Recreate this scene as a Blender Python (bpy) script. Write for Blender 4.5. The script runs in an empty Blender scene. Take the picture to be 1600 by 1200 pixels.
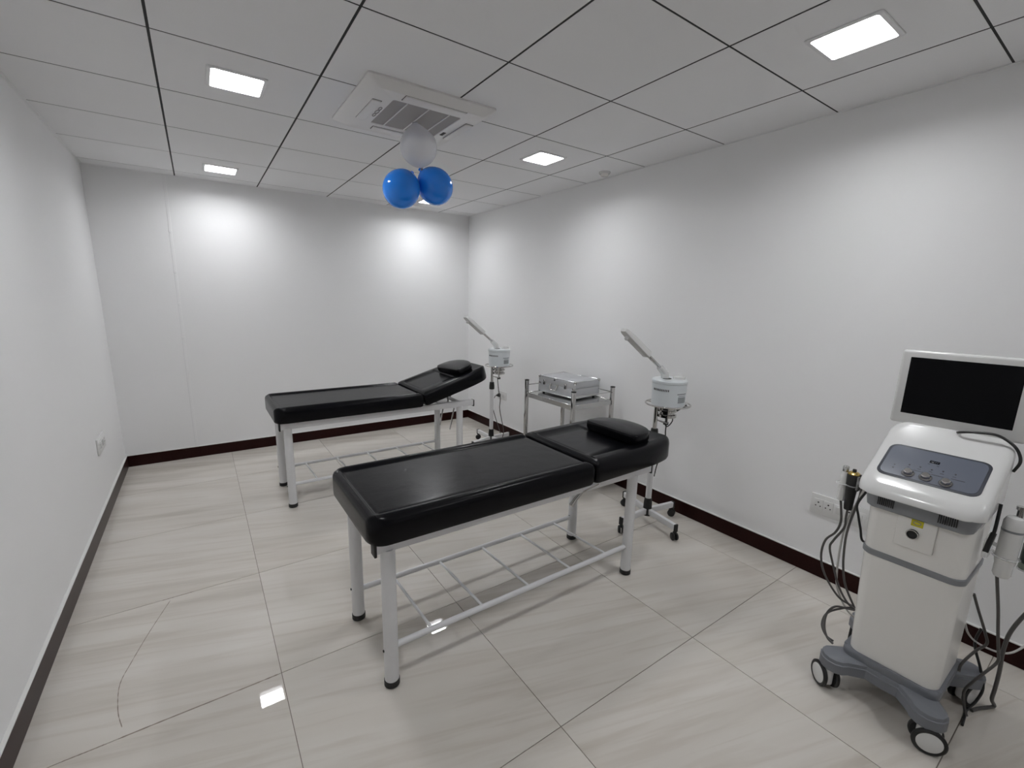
import bpy, bmesh, math, random
from mathutils import Vector, Matrix
random.seed(7)
S = bpy.context.scene
COL = S.collection
PI = math.pi
R_ = math.radians

# ------------------------------------------------------------ camera, world, light, exposure
CAM_H = 1.4831
cam_d = bpy.data.cameras.new('camera')
cam = bpy.data.objects.new('camera', cam_d)
COL.objects.link(cam)
right = Vector((0.82726581, -0.56143616, 0.02051137))
up = Vector((0.09478362, 0.1754618, 0.97991287))
fwd = Vector((0.55375747, 0.80870427, -0.1983685))
m = Matrix.Identity(4)
for i in range(3):
    m[i][0] = right[i]; m[i][1] = up[i]; m[i][2] = -fwd[i]
m[2][3] = CAM_H
cam.matrix_world = m
cam_d.sensor_width = 36.0
cam_d.lens = 36.0 * 695.0 / 1600.0
cam_d.shift_x = (800 - 788.5) / 1600.0
cam_d.shift_y = (609.08 - 600) / 1600.0
cam_d.clip_start = 0.02
S.camera = cam
w = bpy.data.worlds.new('world'); S.world = w; w.use_nodes = True
w.node_tree.nodes['Background'].inputs[0].default_value = (0.6, 0.62, 0.65, 1)
w.node_tree.nodes['Background'].inputs[1].default_value = 0.05
S.view_settings.view_transform = 'Standard'
S.view_settings.look = 'None'
S.view_settings.gamma = 1.0
S.view_settings.use_curve_mapping = False
S.view_settings.exposure = 0.0
LAMP = 67.0          # radiance of the panel light diffusers

# ------------------------------------------------------------ materials
def mat(name, col, rough=0.5, metal=0.0, coat=0.0, bump=None, spec=0.5, var=None, alpha=None, trans=0.0):
    mt = bpy.data.materials.new(name); mt.use_nodes = True
    nt = mt.node_tree; b = nt.nodes['Principled BSDF']
    b.inputs['Base Color'].default_value = (*col, 1)
    b.inputs['Roughness'].default_value = rough
    b.inputs['Metallic'].default_value = metal
    b.inputs['Coat Weight'].default_value = coat
    b.inputs['Coat Roughness'].default_value = 0.08
    b.inputs['Specular IOR Level'].default_value = spec
    if trans: b.inputs['Transmission Weight'].default_value = trans
    if alpha is not None: b.inputs['Alpha'].default_value = alpha
    tc = nt.nodes.new('ShaderNodeTexCoord')
    if var:
        sc, amt = var
        n = nt.nodes.new('ShaderNodeTexNoise'); n.inputs['Scale'].default_value = sc; n.inputs['Detail'].default_value = 5
        nt.links.new(tc.outputs['Object'], n.inputs['Vector'])
        mr = nt.nodes.new('ShaderNodeMapRange'); mr.inputs[3].default_value = 1 - amt; mr.inputs[4].default_value = 1 + amt
        nt.links.new(n.outputs['Fac'], mr.inputs[0])
        mx = nt.nodes.new('ShaderNodeVectorMath'); mx.operation = 'SCALE'
        mx.inputs[0].default_value = col
        nt.links.new(mr.outputs[0], mx.inputs['Scale'])
        nt.links.new(mx.outputs[0], b.inputs['Base Color'])
    if bump:
        sc, st = bump
        n = nt.nodes.new('ShaderNodeTexNoise'); n.inputs['Scale'].default_value = sc; n.inputs['Detail'].default_value = 4
        nt.links.new(tc.outputs['Object'], n.inputs['Vector'])
        bp = nt.nodes.new('ShaderNodeBump'); bp.inputs['Strength'].default_value = st; bp.inputs['Distance'].default_value = 0.002
        nt.links.new(n.outputs['Fac'], bp.inputs['Height'])
        nt.links.new(bp.outputs[0], b.inputs['Normal'])
    return mt

M = {}
M['wall'] = mat('wall_paint', (0.92, 0.92, 0.925), 0.55, bump=(60, 0.12), spec=0.3, var=(1.5, 0.012))
M['ceil_tile'] = mat('ceiling_tile', (0.875, 0.875, 0.885), 0.8, bump=(220, 0.25), spec=0.2, var=(3, 0.015))
M['ceil_gap'] = mat('ceiling_gap', (0.03, 0.03, 0.03), 0.8)  # near-black, imitates the shade inside the ceiling joints
M['grout'] = mat('floor_grout', (0.22, 0.19, 0.16), 0.8)
M['stain'] = mat('floor_stain', (0.27, 0.225, 0.185), 0.6, var=(30, 0.5))
M['skirt'] = mat('red_granite', (0.022, 0.0052, 0.0046), 0.28, var=(90, 0.35), spec=0.13)
M['caulk'] = mat('caulk', (0.8, 0.8, 0.78), 0.6)
M['leather'] = mat('black_leatherette', (0.0032, 0.0032, 0.0045), 0.25, bump=(14, 0.5), spec=0.15)
M['white_metal'] = mat('white_powder_coat', (0.76, 0.76, 0.77), 0.3)
M['rubber'] = mat('black_rubber', (0.012, 0.012, 0.012), 0.5)
M['chrome'] = mat('chrome', (0.56, 0.55, 0.54), 0.09, 1.0)
M['steel'] = mat('brushed_steel', (0.58, 0.58, 0.57), 0.22, 1.0, bump=(80, 0.05))
M['white_plastic'] = mat('white_plastic', (0.76, 0.76, 0.75), 0.16, coat=0.2)
M['cream_plastic'] = mat('cream_plastic', (0.88, 0.865, 0.83), 0.25)
M['pale_plastic'] = mat('pale_blue_white_plastic', (0.72, 0.76, 0.78), 0.3)
M['grey_plastic'] = mat('grey_plastic', (0.24, 0.25, 0.265), 0.4)
M['base_grey'] = mat('base_grey_plastic', (0.19, 0.20, 0.225), 0.42)
M['dark_slot'] = mat('dark_slot', (0.015, 0.015, 0.016), 0.6)
M['panel_grey'] = mat('panel_blue_grey', (0.13, 0.145, 0.185), 0.22)
M['panel_rim'] = mat('panel_rim_grey', (0.055, 0.06, 0.075), 0.35)
M['print'] = mat('panel_print', (0.03, 0.03, 0.04), 0.5)
M['screen'] = mat('screen_glass', (0.004, 0.004, 0.005), 0.06, spec=0.08)
M['yellow'] = mat('yellow_sticker', (0.62, 0.55, 0.02), 0.4)
M['alu'] = mat('aluminium_panel', (0.62, 0.63, 0.65), 0.42, 0.75, bump=(300, 0.1))
M['alu_edge'] = mat('aluminium_edge', (0.78, 0.79, 0.80), 0.25, 1.0)
M['ac_white'] = mat('ac_white', (0.80, 0.79, 0.78), 0.35)
M['ac_grille'] = mat('ac_grille', (0.36, 0.34, 0.33), 0.6)
M['cable_grey'] = mat('cable_grey', (0.085, 0.08, 0.077), 0.45)
M['cable_black'] = mat('cable_black', (0.012, 0.012, 0.012), 0.4)
M['cable_white'] = mat('cable_white', (0.55, 0.54, 0.52), 0.4)
M['gold'] = mat('gold', (0.65, 0.48, 0.16), 0.2, 1.0)
M['socket'] = mat('socket_white', (0.78, 0.78, 0.77), 0.3)
M['label_grey'] = mat('printed_label', (0.30, 0.32, 0.33), 0.5, var=(240, 0.5))
M['green_dark'] = mat('dark_green_plastic', (0.03, 0.05, 0.04), 0.25)
M['green_pale'] = mat('pale_green_plastic', (0.27, 0.31, 0.26), 0.3)
M['balloon_blue'] = mat('blue_latex', (0.014, 0.26, 0.98), 0.09, spec=0.6)

def balloon_clear():
    mt = bpy.data.materials.new('clear_latex'); mt.use_nodes = True
    nt = mt.node_tree; nt.nodes.remove(nt.nodes['Principled BSDF']); out = nt.nodes['Material Output']; N = nt.nodes.new; L = nt.links
    d = N('ShaderNodeBsdfDiffuse'); d.inputs[0].default_value = (0.85, 0.85, 0.87, 1)
    tl = N('ShaderNodeBsdfTranslucent'); tl.inputs[0].default_value = (0.85, 0.85, 0.87, 1)
    m0 = N('ShaderNodeMixShader'); m0.inputs[0].default_value = 0.5; L.new(d.outputs[0], m0.inputs[1]); L.new(tl.outputs[0], m0.inputs[2])
    t = N('ShaderNodeBsdfTransparent')
    lw = N('ShaderNodeLayerWeight'); lw.inputs[0].default_value = 0.3
    mr = N('ShaderNodeMapRange'); mr.inputs[3].default_value = 0.38; mr.inputs[4].default_value = 0.70; L.new(lw.outputs['Facing'], mr.inputs[0])
    m1 = N('ShaderNodeMixShader'); L.new(mr.outputs[0], m1.inputs[0]); L.new(t.outputs[0], m1.inputs[1]); L.new(m0.outputs[0], m1.inputs[2])
    g = N('ShaderNodeBsdfGlossy'); g.inputs['Roughness'].default_value = 0.08
    lw2 = N('ShaderNodeLayerWeight'); lw2.inputs[0].default_value = 0.25
    fr = N('ShaderNodeMapRange'); fr.inputs[3].default_value = 0.05; fr.inputs[4].default_value = 0.22; L.new(lw2.outputs['Facing'], fr.inputs[0])
    m2 = N('ShaderNodeMixShader'); L.new(fr.outputs[0], m2.inputs[0]); L.new(m1.outputs[0], m2.inputs[1]); L.new(g.outputs[0], m2.inputs[2])
    L.new(m2.outputs[0], out.inputs[0])
    return mt
M['balloon_clear'] = balloon_clear()

def frosted():
    mt = bpy.data.materials.new('frosted_clear_plastic'); mt.use_nodes = True
    nt = mt.node_tree; b = nt.nodes['Principled BSDF']; out = nt.nodes['Material Output']
    b.inputs['Base Color'].default_value = (0.85, 0.86, 0.86, 1); b.inputs['Roughness'].default_value = 0.1
    t = nt.nodes.new('ShaderNodeBsdfTransparent')
    mx = nt.nodes.new('ShaderNodeMixShader'); mx.inputs[0].default_value = 0.3
    nt.links.new(t.outputs[0], mx.inputs[1]); nt.links.new(b.outputs[0], mx.inputs[2])
    nt.links.new(mx.outputs[0], out.inputs[0])
    return mt
M['acrylic'] = frosted()

def lamp_mat():
    mt = bpy.data.materials.new('light_diffuser'); mt.use_nodes = True
    nt = mt.node_tree; nt.nodes.remove(nt.nodes['Principled BSDF'])
    e = nt.nodes.new('ShaderNodeEmission'); e.inputs[0].default_value = (0.975, 0.985, 1.0, 1); e.inputs[1].default_value = LAMP
    nt.links.new(e.outputs[0], nt.nodes['Material Output'].inputs[0])
    return mt
M['lamp'] = lamp_mat()

def marble():
    mt = bpy.data.materials.new('cream_marble_tile'); mt.use_nodes = True
    nt = mt.node_tree; b = nt.nodes['Principled BSDF']; L = nt.links
    tc = nt.nodes.new('ShaderNodeTexCoord'); oi = nt.nodes.new('ShaderNodeObjectInfo')
    sc = nt.nodes.new('ShaderNodeVectorMath'); sc.operation = 'SCALE'; sc.inputs[0].default_value = (37, 53, 11)
    L.new(oi.outputs['Random'], sc.inputs['Scale'])
    ad = nt.nodes.new('ShaderNodeVectorMath'); ad.operation = 'ADD'
    L.new(tc.outputs['Object'], ad.inputs[0]); L.new(sc.outputs[0], ad.inputs[1])
    def nz(scale, sx, sy, rot, det, dist):
        mp = nt.nodes.new('ShaderNodeMapping'); mp.vector_type = 'TEXTURE'
        mp.inputs['Rotation'].default_value = (0, 0, R_(rot)); mp.inputs['Scale'].default_value = (sx, sy, 1)
        L.new(ad.outputs[0], mp.inputs[0])
        n = nt.nodes.new('ShaderNodeTexNoise'); n.inputs['Scale'].default_value = scale
        n.inputs['Detail'].default_value = det; n.inputs['Distortion'].default_value = dist
        L.new(mp.outputs[0], n.inputs['Vector'])
        return n
    a = nz(2.0, 2.6, 0.34, -14, 6, 0.5)
    r = nt.nodes.new('ShaderNodeValToRGB')
    e = r.color_ramp.elements
    e[0].position = 0.30; e[0].color = (0.57, 0.53, 0.475, 1)
    e[1].position = 0.66; e[1].color = (0.71, 0.675, 0.625, 1)
    x = r.color_ramp.elements.new(0.46); x.color = (0.665, 0.625, 0.57, 1)
    L.new(a.outputs['Fac'], r.inputs[0])
    v = nz(5.0, 3.4, 0.20, -17, 5, 0.9)
    r2 = nt.nodes.new('ShaderNodeValToRGB')
    f = r2.color_ramp.elements
    f[0].position = 0.33; f[0].color = (0.87, 0.845, 0.82, 1)
    f[1].position = 0.50; f[1].color = (1, 1, 1, 1)
    L.new(v.outputs['Fac'], r2.inputs[0])
    mx = nt.nodes.new('ShaderNodeMix'); mx.data_type = 'RGBA'; mx.blend_type = 'MULTIPLY'; mx.inputs[0].default_value = 0.6
    L.new(r.outputs[0], mx.inputs[6]); L.new(r2.outputs[0], mx.inputs[7])
    L.new(mx.outputs[2], b.inputs['Base Color'])
    b.inputs['Roughness'].default_value = 0.008
    b.inputs['Specular IOR Level'].default_value = 0.42
    return mt
M['marble'] = marble()

# ------------------------------------------------------------ mesh helpers
def merge(bm, t):
    me = bpy.data.meshes.new('tmp'); t.to_mesh(me); t.free(); bm.from_mesh(me); bpy.data.meshes.remove(me)

def box(bm, c, s, bev=0.0, seg=2, rot=None):
    t = bmesh.new(); bmesh.ops.create_cube(t, size=1)
    for v in t.verts: v.co = Vector((v.co.x * s[0], v.co.y * s[1], v.co.z * s[2]))
    if bev > 0: bmesh.ops.bevel(t, geom=t.edges[:], offset=bev, segments=seg, affect='EDGES', profile=0.5)
    mt = Matrix.Translation(Vector(c))
    if rot is not None: mt = mt @ rot
    bmesh.ops.transform(t, matrix=mt, verts=t.verts[:]); merge(bm, t)

def span(bm, lo, hi, bev=0.0, seg=2):
    box(bm, [(a + b) / 2 for a, b in zip(lo, hi)], [abs(b - a) for a, b in zip(lo, hi)], bev, seg)

def frame_of(d):
    d = Vector(d).normalized()
    a = Vector((0, 0, 1)) if abs(d.z) < 0.95 else Vector((1, 0, 0))
    u = d.cross(a).normalized(); v = d.cross(u).normalized()
    return u, v

def loft(bm, rings, cap=True, closed=True):
    vr = [[bm.verts.new(p) for p in r] for r in rings]
    n = len(vr[0])
    for a, b in zip(vr, vr[1:]):
        for i in range(n if closed else n - 1):
            j = (i + 1) % n
            try: bm.faces.new((a[i], a[j], b[j], b[i]))
            except ValueError: pass
    if cap:
        for r in (vr[0], vr[-1]):
            try: bm.faces.new(r)
            except ValueError: pass

def smooth_pts(pts, sub=6):
    pts = [Vector(p) for p in pts]; out = []
    for i in range(len(pts) - 1):
        p0 = pts[max(i - 1, 0)]; p1 = pts[i]; p2 = pts[i + 1]; p3 = pts[min(i + 2, len(pts) - 1)]
        for k in range(sub):
            t = k / sub
            out.append(0.5 * ((2 * p1) + (p2 - p0) * t + (2 * p0 - 5 * p1 + 4 * p2 - p3) * t * t + (3 * p1 - p0 - 3 * p2 + p3) * t ** 3))
    out.append(pts[-1]); return out

def tube(bm, pts, r, n=8, smooth=True, sub=6, closed=False):
    P = smooth_pts(pts, sub) if smooth else [Vector(p) for p in pts]
    if closed: P = P[:-1] if (P[0] - P[-1]).length < 1e-6 else P
    rings = []; u = None
    N = len(P)
    for i, p in enumerate(P):
        if closed: d = (P[(i + 1) % N] - P[i - 1]).normalized()
        else: d = (P[min(i + 1, N - 1)] - P[max(i - 1, 0)]).normalized()
        if u is None: u, v = frame_of(d)
        u = (u - d * u.dot(d)).normalized(); v = d.cross(u)
        rings.append([p + (u * math.cos(2 * PI * k / n) + v * math.sin(2 * PI * k / n)) * r for k in range(n)])
    if closed:
        rings.append(rings[0]); loft(bm, rings, cap=False); bmesh.ops.remove_doubles(bm, verts=bm.verts[:], dist=1e-6)
    else: loft(bm, rings)

def cyl(bm, p0, p1, r, r2=None, n=18):
    r2 = r if r2 is None else r2
    p0 = Vector(p0); p1 = Vector(p1); u, v = frame_of(p1 - p0)
    loft(bm, [[p + (u * math.cos(2 * PI * k / n) + v * math.sin(2 * PI * k / n)) * q for k in range(n)] for p, q in ((p0, r), (p1, r2))])

def lathe(bm, prof, n=24, c=(0, 0, 0), axis=(0, 0, 1)):
    c = Vector(c); d = Vector(axis).normalized(); u, v = frame_of(d)
    loft(bm, [[c + d * z + (u * math.cos(2 * PI * k / n) + v * math.sin(2 * PI * k / n)) * max(r, 0.0002) for k in range(n)] for r, z in prof])

def bar(bm, p0, p1, w, h, bev=0.003):
    """rectangular tube from p0 to p1, width w across (horizontal), height h"""
    p0 = Vector(p0); p1 = Vector(p1); d = p1 - p0; L = d.length; d.normalize()
    side = Vector((0, 0, 1)).cross(d)
    side = side.normalized() if side.length > 1e-4 else Vector((1, 0, 0))
    u = d.cross(side)
    rot = Matrix((d, side, u)).transposed().to_4x4()
    box(bm, (p0 + p1) / 2, (L, w, h), bev, 2, rot)

def rrect(cx, cy, w, h, r, n=6):
    out = []
    for sx, sy, a in ((1, 1, 0), (-1, 1, 90), (-1, -1, 180), (1, -1, 270)):
        for k in range(n + 1):
            t = R_(a + 90 * k / n)
            out.append((cx + sx * (w / 2 - r) + r * math.cos(t), cy + sy * (h / 2 - r) + r * math.sin(t)))
    return out

def prism(bm, outline, z0, z1, bev=0.0, seg=3):
    t = bmesh.new()
    loft(t, [[(x, y, z0) for x, y in outline], [(x, y, z1) for x, y in outline]])
    if bev:
        es = [e for e in t.edges if abs(e.verts[0].co.z - e.verts[1].co.z) < 1e-6]
        bmesh.ops.bevel(t, geom=es, offset=bev, segments=seg, affect='EDGES', profile=0.5)
    merge(bm, t)

def obj(name, bm, m, parent=None, off=None, sharp=38, smooth=True, loc=None):
    if off is not None:
        o = Vector(off)
        for v in bm.verts: v.co -= o
    bmesh.ops.recalc_face_normals(bm, faces=bm.faces[:])
    if smooth:
        for f in bm.faces: f.smooth = True
        for e in bm.edges:
            if len(e.link_faces) == 2 and e.calc_face_angle(0) > R_(sharp): e.smooth = False
    me = bpy.data.meshes.new(name); bm.to_mesh(me); bm.free()
    me.materials.append(m)
    o = bpy.data.objects.new(name, me); COL.objects.link(o)
    if parent: o.parent = parent
    if loc: o.location = loc
    return o

def tag(o, label, cat, group=None):
    o['label'] = label; o['category'] = cat
    if group: o['group'] = group
    return o

def thing(name, loc, label, cat, group=None, rz=0):
    o = bpy.data.objects.new(name, None); o.empty_display_size = 0.05; COL.objects.link(o)
    o.location = loc; o.rotation_euler = (0, 0, rz)
    return tag(o, label, cat, group)

def struct(name, bm, m, **k):
    o = obj(name, bm, m, **k); o['kind'] = 'structure'; return o

def copy_tree(o, parent=None):
    c = o.copy(); COL.objects.link(c)
    if parent: c.parent = parent
    for ch in o.children: copy_tree(ch, c)
    return c

B = bmesh.new

# ------------------------------------------------------------ room
XL, XR, YB, YF, CZ = -0.634, 2.744, 4.825, -2.3, 2.4328
T = 0.12
b = B(); span(b, (XL - T, YF - T, -0.14), (XR + T, YB + T, -0.0025)); floor = struct('floor', b, M['grout'], smooth=False)
b = B(); span(b, (XL - T, YF - T, CZ + 0.058), (XR + T, YB + T, CZ + 0.18)); ceiling = struct('ceiling', b, M['ceil_gap'], smooth=False)
b = B(); span(b, (XL - T, YF, 0), (XL, YB, CZ + 0.058)); struct('wall_left', b, M['wall'], smooth=False)
b = B(); span(b, (XR, YF, 0), (XR + T, YB, CZ + 0.058)); struct('wall_right', b, M['wall'], smooth=False)
b = B(); span(b, (XL - T, YB, 0), (XR + T, YB + T, CZ + 0.058)); struct('wall_back', b, M['wall'], smooth=False)
b = B(); span(b, (XL - T, YF - T, 0), (XR + T, YF, CZ + 0.058)); struct('wall_front', b, M['wall'], smooth=False)
SK, ST = 0.098, 0.014
sk = {}
for side, lo, hi in (('left', (XL, YF + ST, 0), (XL + ST, YB - ST, SK)), ('right', (XR - ST, YF + ST, 0), (XR, YB - ST, SK)),
                     ('back', (XL, YB - ST, 0), (XR, YB, SK)), ('front', (XL, YF, 0), (XR, YF + ST, SK))):
    b = B(); span(b, lo, hi, 0.002, 1); sk[side] = struct('baseboard_' + side, b, M['skirt'])
    lo2, hi2 = list(lo), list(hi); lo2[2] = SK - 0.0005; hi2[2] = SK + 0.005
    b = B(); span(b, lo2, hi2, 0.001, 1); obj('caulk_line', b, M['caulk'], sk[side])

# floor tiles, each its own piece
LIGHTS = [(0.245, 2.58), (0.250, 4.345), (2.045, 0.81), (2.045, 2.58), (2.045, 4.345), (0.245, 0.81), (2.045, -0.96)]
def tile_grid(parent, xs, ys, z0, z1, gap, m, lo, hi, bev, holes=(), gapy=None):
    gapy = gapy or gap
    cache = {}
    for x0, x1 in zip(xs, xs[1:]):
        for y0, y1 in zip(ys, ys[1:]):
            a0 = max(x0 + gap / 2, lo[0]); a1 = min(x1 - gap / 2, hi[0]); c0 = max(y0 + gapy / 2, lo[1]); c1 = min(y1 - gapy / 2, hi[1])
            if a1 - a0 < 0.02 or c1 - c0 < 0.02: continue
            hit = [h for h in holes if a0 < h[0] < a1 and c0 < h[1] < c1]
            if hit:          # tile with a square cut-out for a recessed panel light
                hx, hy = hit[0]; r = 0.103; b = B()
                mx_, my_ = (a0 + a1) / 2, (c0 + c1) / 2
                def rect(x_, y_, X_, Y_, z): return [(x_ - mx_, y_ - my_, z), (X_ - mx_, y_ - my_, z), (X_ - mx_, Y_ - my_, z), (x_ - mx_, Y_ - my_, z)]
                O, I = (a0, c0, a1, c1), (hx - r, hy - r, hx + r, hy + r)
                loft(b, [rect(*I, z1), rect(*O, z1), rect(*O, z0), rect(*I, z0), rect(*I, z1)], cap=False)
                bmesh.ops.remove_doubles(b, verts=b.verts[:], dist=1e-6)
                obj('tile', b, m, parent, smooth=False, loc=(mx_, my_, 0)); continue
            key = (round(a1 - a0, 3), round(c1 - c0, 3))
            loc = ((a0 + a1) / 2, (c0 + c1) / 2, 0)
            if key in cache:
                o = bpy.data.objects.new('tile', cache[key]); COL.objects.link(o); o.parent = parent; o.location = loc
            else:
                b = B(); span(b, (-key[0] / 2, -key[1] / 2, z0), (key[0] / 2, key[1] / 2, z1), bev, 1)
                o = obj('tile', b, m, parent, smooth=False, loc=loc); cache[key] = o.data
FX = [0.14 + 0.788 * k for k in range(-1, 5)]
FY = [0.956 + 0.788 * k for k in range(-5, 6)]
tile_grid(floor, FX, FY, -0.015, 0, 0.0026, M['marble'], (XL, YF), (XR, YB), 0)
CX = [-0.0541 + 0.6 * k for k in range(-1, 6)]
CY = [1.6935 + 0.5901 * k for k in range(-7, 7)]
tile_grid(ceiling, CX, CY, CZ, CZ + 0.018, 0.0095, M['ceil_tile'], (XL + 0.001, YF + 0.001), (XR - 0.001, YB - 0.001), 0, LIGHTS, 0.0085)
for x in CX:  # dark bars fill the tile joints, painting in the shadow of the gaps
    if XL < x < XR:
        b = B(); span(b, (x - 0.012, YF + 0.001, CZ + 0.0185), (x + 0.012, YB - 0.001, CZ + 0.05)); span(b, (x - 0.0046, YF + 0.001, CZ + 0.0006), (x + 0.0046, YB - 0.001, CZ + 0.019)); obj('gap_shade_bar', b, M['ceil_gap'], ceiling, smooth=False)
for y in CY:  # crosswise bars, same gap shade put into the colour
    if YF < y < YB:
        b = B(); span(b, (XL + 0.001, y - 0.010, CZ + 0.0187), (XR - 0.001, y + 0.010, CZ + 0.048)); span(b, (XL + 0.001, y - 0.0041, CZ + 0.0008), (XR - 0.001, y + 0.0041, CZ + 0.019)); obj('gap_shade_bar', b, M['ceil_gap'], ceiling, smooth=False)
# wall angle: thin light trim under the ceiling edge
for i, (lo, hi) in enumerate((((XL, YF, CZ - 0.003), (XL + 0.012, YB, CZ)), ((XR - 0.012, YF, CZ - 0.003), (XR, YB, CZ)), ((XL, YB - 0.012, CZ - 0.003), (XR, YB, CZ)))):
    b = B(); span(b, lo, hi); struct('trim_%d' % (i + 2), b, M['ceil_tile'], smooth=False)
# stained scratch lines on the floor
def ribbon(pts, wd, name):
    P = smooth_pts([(x, y, 0) for x, y in pts], 8); b = B(); n = len(P)
    top = []
    for i, p in enumerate(P):
        d = (P[min(i + 1, n - 1)] - P[max(i - 1, 0)]).normalized(); s = Vector((-d.y, d.x, 0))
        ww = wd * (0.35 + 0.65 * abs(math.sin(i * 1.7 + 0.6 * math.sin(i * 0.37)))) / 2
        if i in (0, n - 1): ww = 0.0002
        top.append((p + s * ww, p - s * ww))
    rings = [[a + Vector((0, 0, 0.0004)), c + Vector((0, 0, 0.0004)), c + Vector((0, 0, -0.0004)), a + Vector((0, 0, -0.0004))] for a, c in top]
    loft(b, rings); o = obj(name, b, M['stain'], floor, smooth=False); return o
ribbon([(-0.247, 2.512), (-0.311, 2.312), (-0.361, 2.131), (-0.385, 2.018), (-0.376, 1.882), (-0.355, 1.79)], 0.0036, 'scratch_line')
ribbon([(-0.36, 1.744), (-0.2, 1.7445), (0.0, 1.743), (0.13, 1.744)], 0.0062, 'scratch_line')
ribbon([(-0.5, 1.7445), (-0.44, 1.7435), (-0.39, 1.744)], 0.005, 'scratch_line')
ribbon([(-0.28, 2.531), (-0.22, 2.532), (-0.15, 2.532)], 0.006, 'scratch_line')
# vertical joint batten on the back wall with plugged screw heads
b = B(); span(b, (-0.137, YB - 0.0035, SK + 0.006), (-0.117, YB, CZ - 0.004), 0.001, 1); tr = struct('trim_1', b, M['wall'])
for z in (1.99, 1.66, 1.39, 1.10):
    b = B(); lathe(b, [(0.0, 0.0), (0.013, 0.0), (0.012, 0.0025), (0.0, 0.003)], 12, (-0.127, YB - 0.0035, z), (0, -1, 0)); obj('filler_dot', b, M['wall'], tr)

# ------------------------------------------------------------ ceiling lights
def ceiling_light(x, y, label, src=[None]):
    if src[0] is None:
        t = thing('ceiling_light', (x, y, CZ), label, 'ceiling light', 'square ceiling panel lights')
        b = B()
        def q(w_, z): return [(x_, y_, z) for x_, y_ in rrect(0, 0, w_, w_, 0.012)]
        loft(b, [q(0.2055, 0.052), q(0.2055, 0.001), q(0.236, 0.0), q(0.236, -0.003), q(0.232, -0.005), q(0.204, -0.006), q(0.2015, -0.003), q(0.2015, 0.052)], cap=False)
        obj('frame', b, M['white_metal'], t)
        b = B(); prism(b, rrect(0, 0, 0.2005, 0.2005, 0.012), 0.040, 0.044); obj('diffuser', b, M['lamp'], t, smooth=False)
        src[0] = t
    else:
        t = copy_tree(src[0]); t.location = (x, y, CZ); t['label'] = label
ceiling_light(0.245, 2.58, 'lit square panel light in the left row, next to the air conditioner')
ceiling_light(0.250, 4.345, 'lit square panel light in the left row, close to the back wall')
ceiling_light(2.045, 0.81, 'lit square panel light nearest the camera, above the facial machine')
ceiling_light(2.045, 2.58, 'lit square panel light in the right row, between air conditioner and right wall')
ceiling_light(2.045, 4.345, 'lit square panel light mostly hidden behind the blue balloons')
ceiling_light(2.045, -0.96, 'added unseen square panel light behind the camera in the right row')  # out of view, added to brighten the machine front and near floor
ceiling_light(0.245, 0.81, 'added unseen square panel light in the left row, almost overhead of the camera')  # unseen extra lamp, added for more light on machine and near floor

# ------------------------------------------------------------ air conditioner
AC = thing('air_conditioner', (1.028, 2.417, CZ), 'white ceiling cassette air conditioner with square grey grille above the balloons', 'air conditioner')
b = B()
Z0, Z1, Z2 = CZ, 2.424, 2.388
oc = (1.028, 2.417); ic = (1.028, 2.403)
def R4(c, w, h, r, z): return [(x, y, z) for x, y in rrect(c[0], c[1], w, h, r, 4)]
loft(b, [R4(oc, 0.655, 0.635, 0.012, Z0), R4(oc, 0.658, 0.638, 0.014, Z1), R4(oc, 0.650, 0.630, 0.014, Z1 - 0.004), R4(ic, 0.565, 0.55, 0.03, Z2), R4((1.03, 2.382), 0.36, 0.345, 0.012, Z2)], cap=False)
loft(b, [R4((1.03, 2.382), 0.36, 0.345, 0.012, Z2), R4((1.03, 2.382), 0.352, 0.337, 0.012, Z2 + 0.008)], cap=False)
obj('panel', b, M['ac_white'], AC, off=AC.location)
b = B(); span(b, (0.852, 2.212, Z2 + 0.003), (1.208, 2.552, Z2 + 0.010)); g = obj('grille', b, M['ac_grille'], AC, off=AC.location, smooth=False)
for k in range(3):
    x = 0.852 + 0.356 * (k + 0.6) / 3.2
    b = B(); span(b, (x, 2.214, Z2), (x + 0.005, 2.550, Z2 + 0.004)); obj('grille_rib', b, M['ac_white'], g, off=AC.location)
def on_slope(d):   # height of the sloping flange, d from the outer edge
    return Z1 - 0.004 - min(d, 0.075) / 0.075 * (Z1 - 0.004 - Z2)
for (cx, cy, sx, sy) in ((1.04, 2.160, 0.32, 0.060), (1.03, 2.612, 0.31, 0.050), (0.788, 2.39, 0.046, 0.27), (1.284, 2.39, 0.046, 0.27)):
    b = B(); span(b, (cx - sx / 2, cy - sy / 2, Z2 - 0.0008), (cx + sx / 2, cy + sy / 2, Z2 + 0.004)); f = obj('vane_slot', b, M['dark_slot'], AC, off=AC.location, smooth=False)
    b = B(); ex = 0.0028; ix = 0.0055 if sx > sy else ex; iy = 0.0055 if sy > sx else ex
    span(b, (cx - sx / 2 + ix * 0.5, cy - sy / 2 + 0.0005, Z2 - 0.007), (cx + sx / 2 - ix * 0.5, cy + sy / 2 - 0.0035, Z2 + 0.002), 0.003, 2) if sx > sy else span(b, (cx - sx / 2 + 0.0005, cy - sy / 2 + 0.0025, Z2 - 0.007), (cx + sx / 2 - 0.0035, cy + sy / 2 - 0.0025, Z2 + 0.002), 0.003, 2)
    obj('air_vane', b, M['ac_white'], f, off=AC.location)
b = B(); span(b, (1.222, 2.44, Z2 - 0.002), (1.240, 2.49, Z2 + 0.002), 0.001, 1); obj('indicator_window', b, M['dark_slot'], AC, off=AC.location)
b = B()
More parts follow.
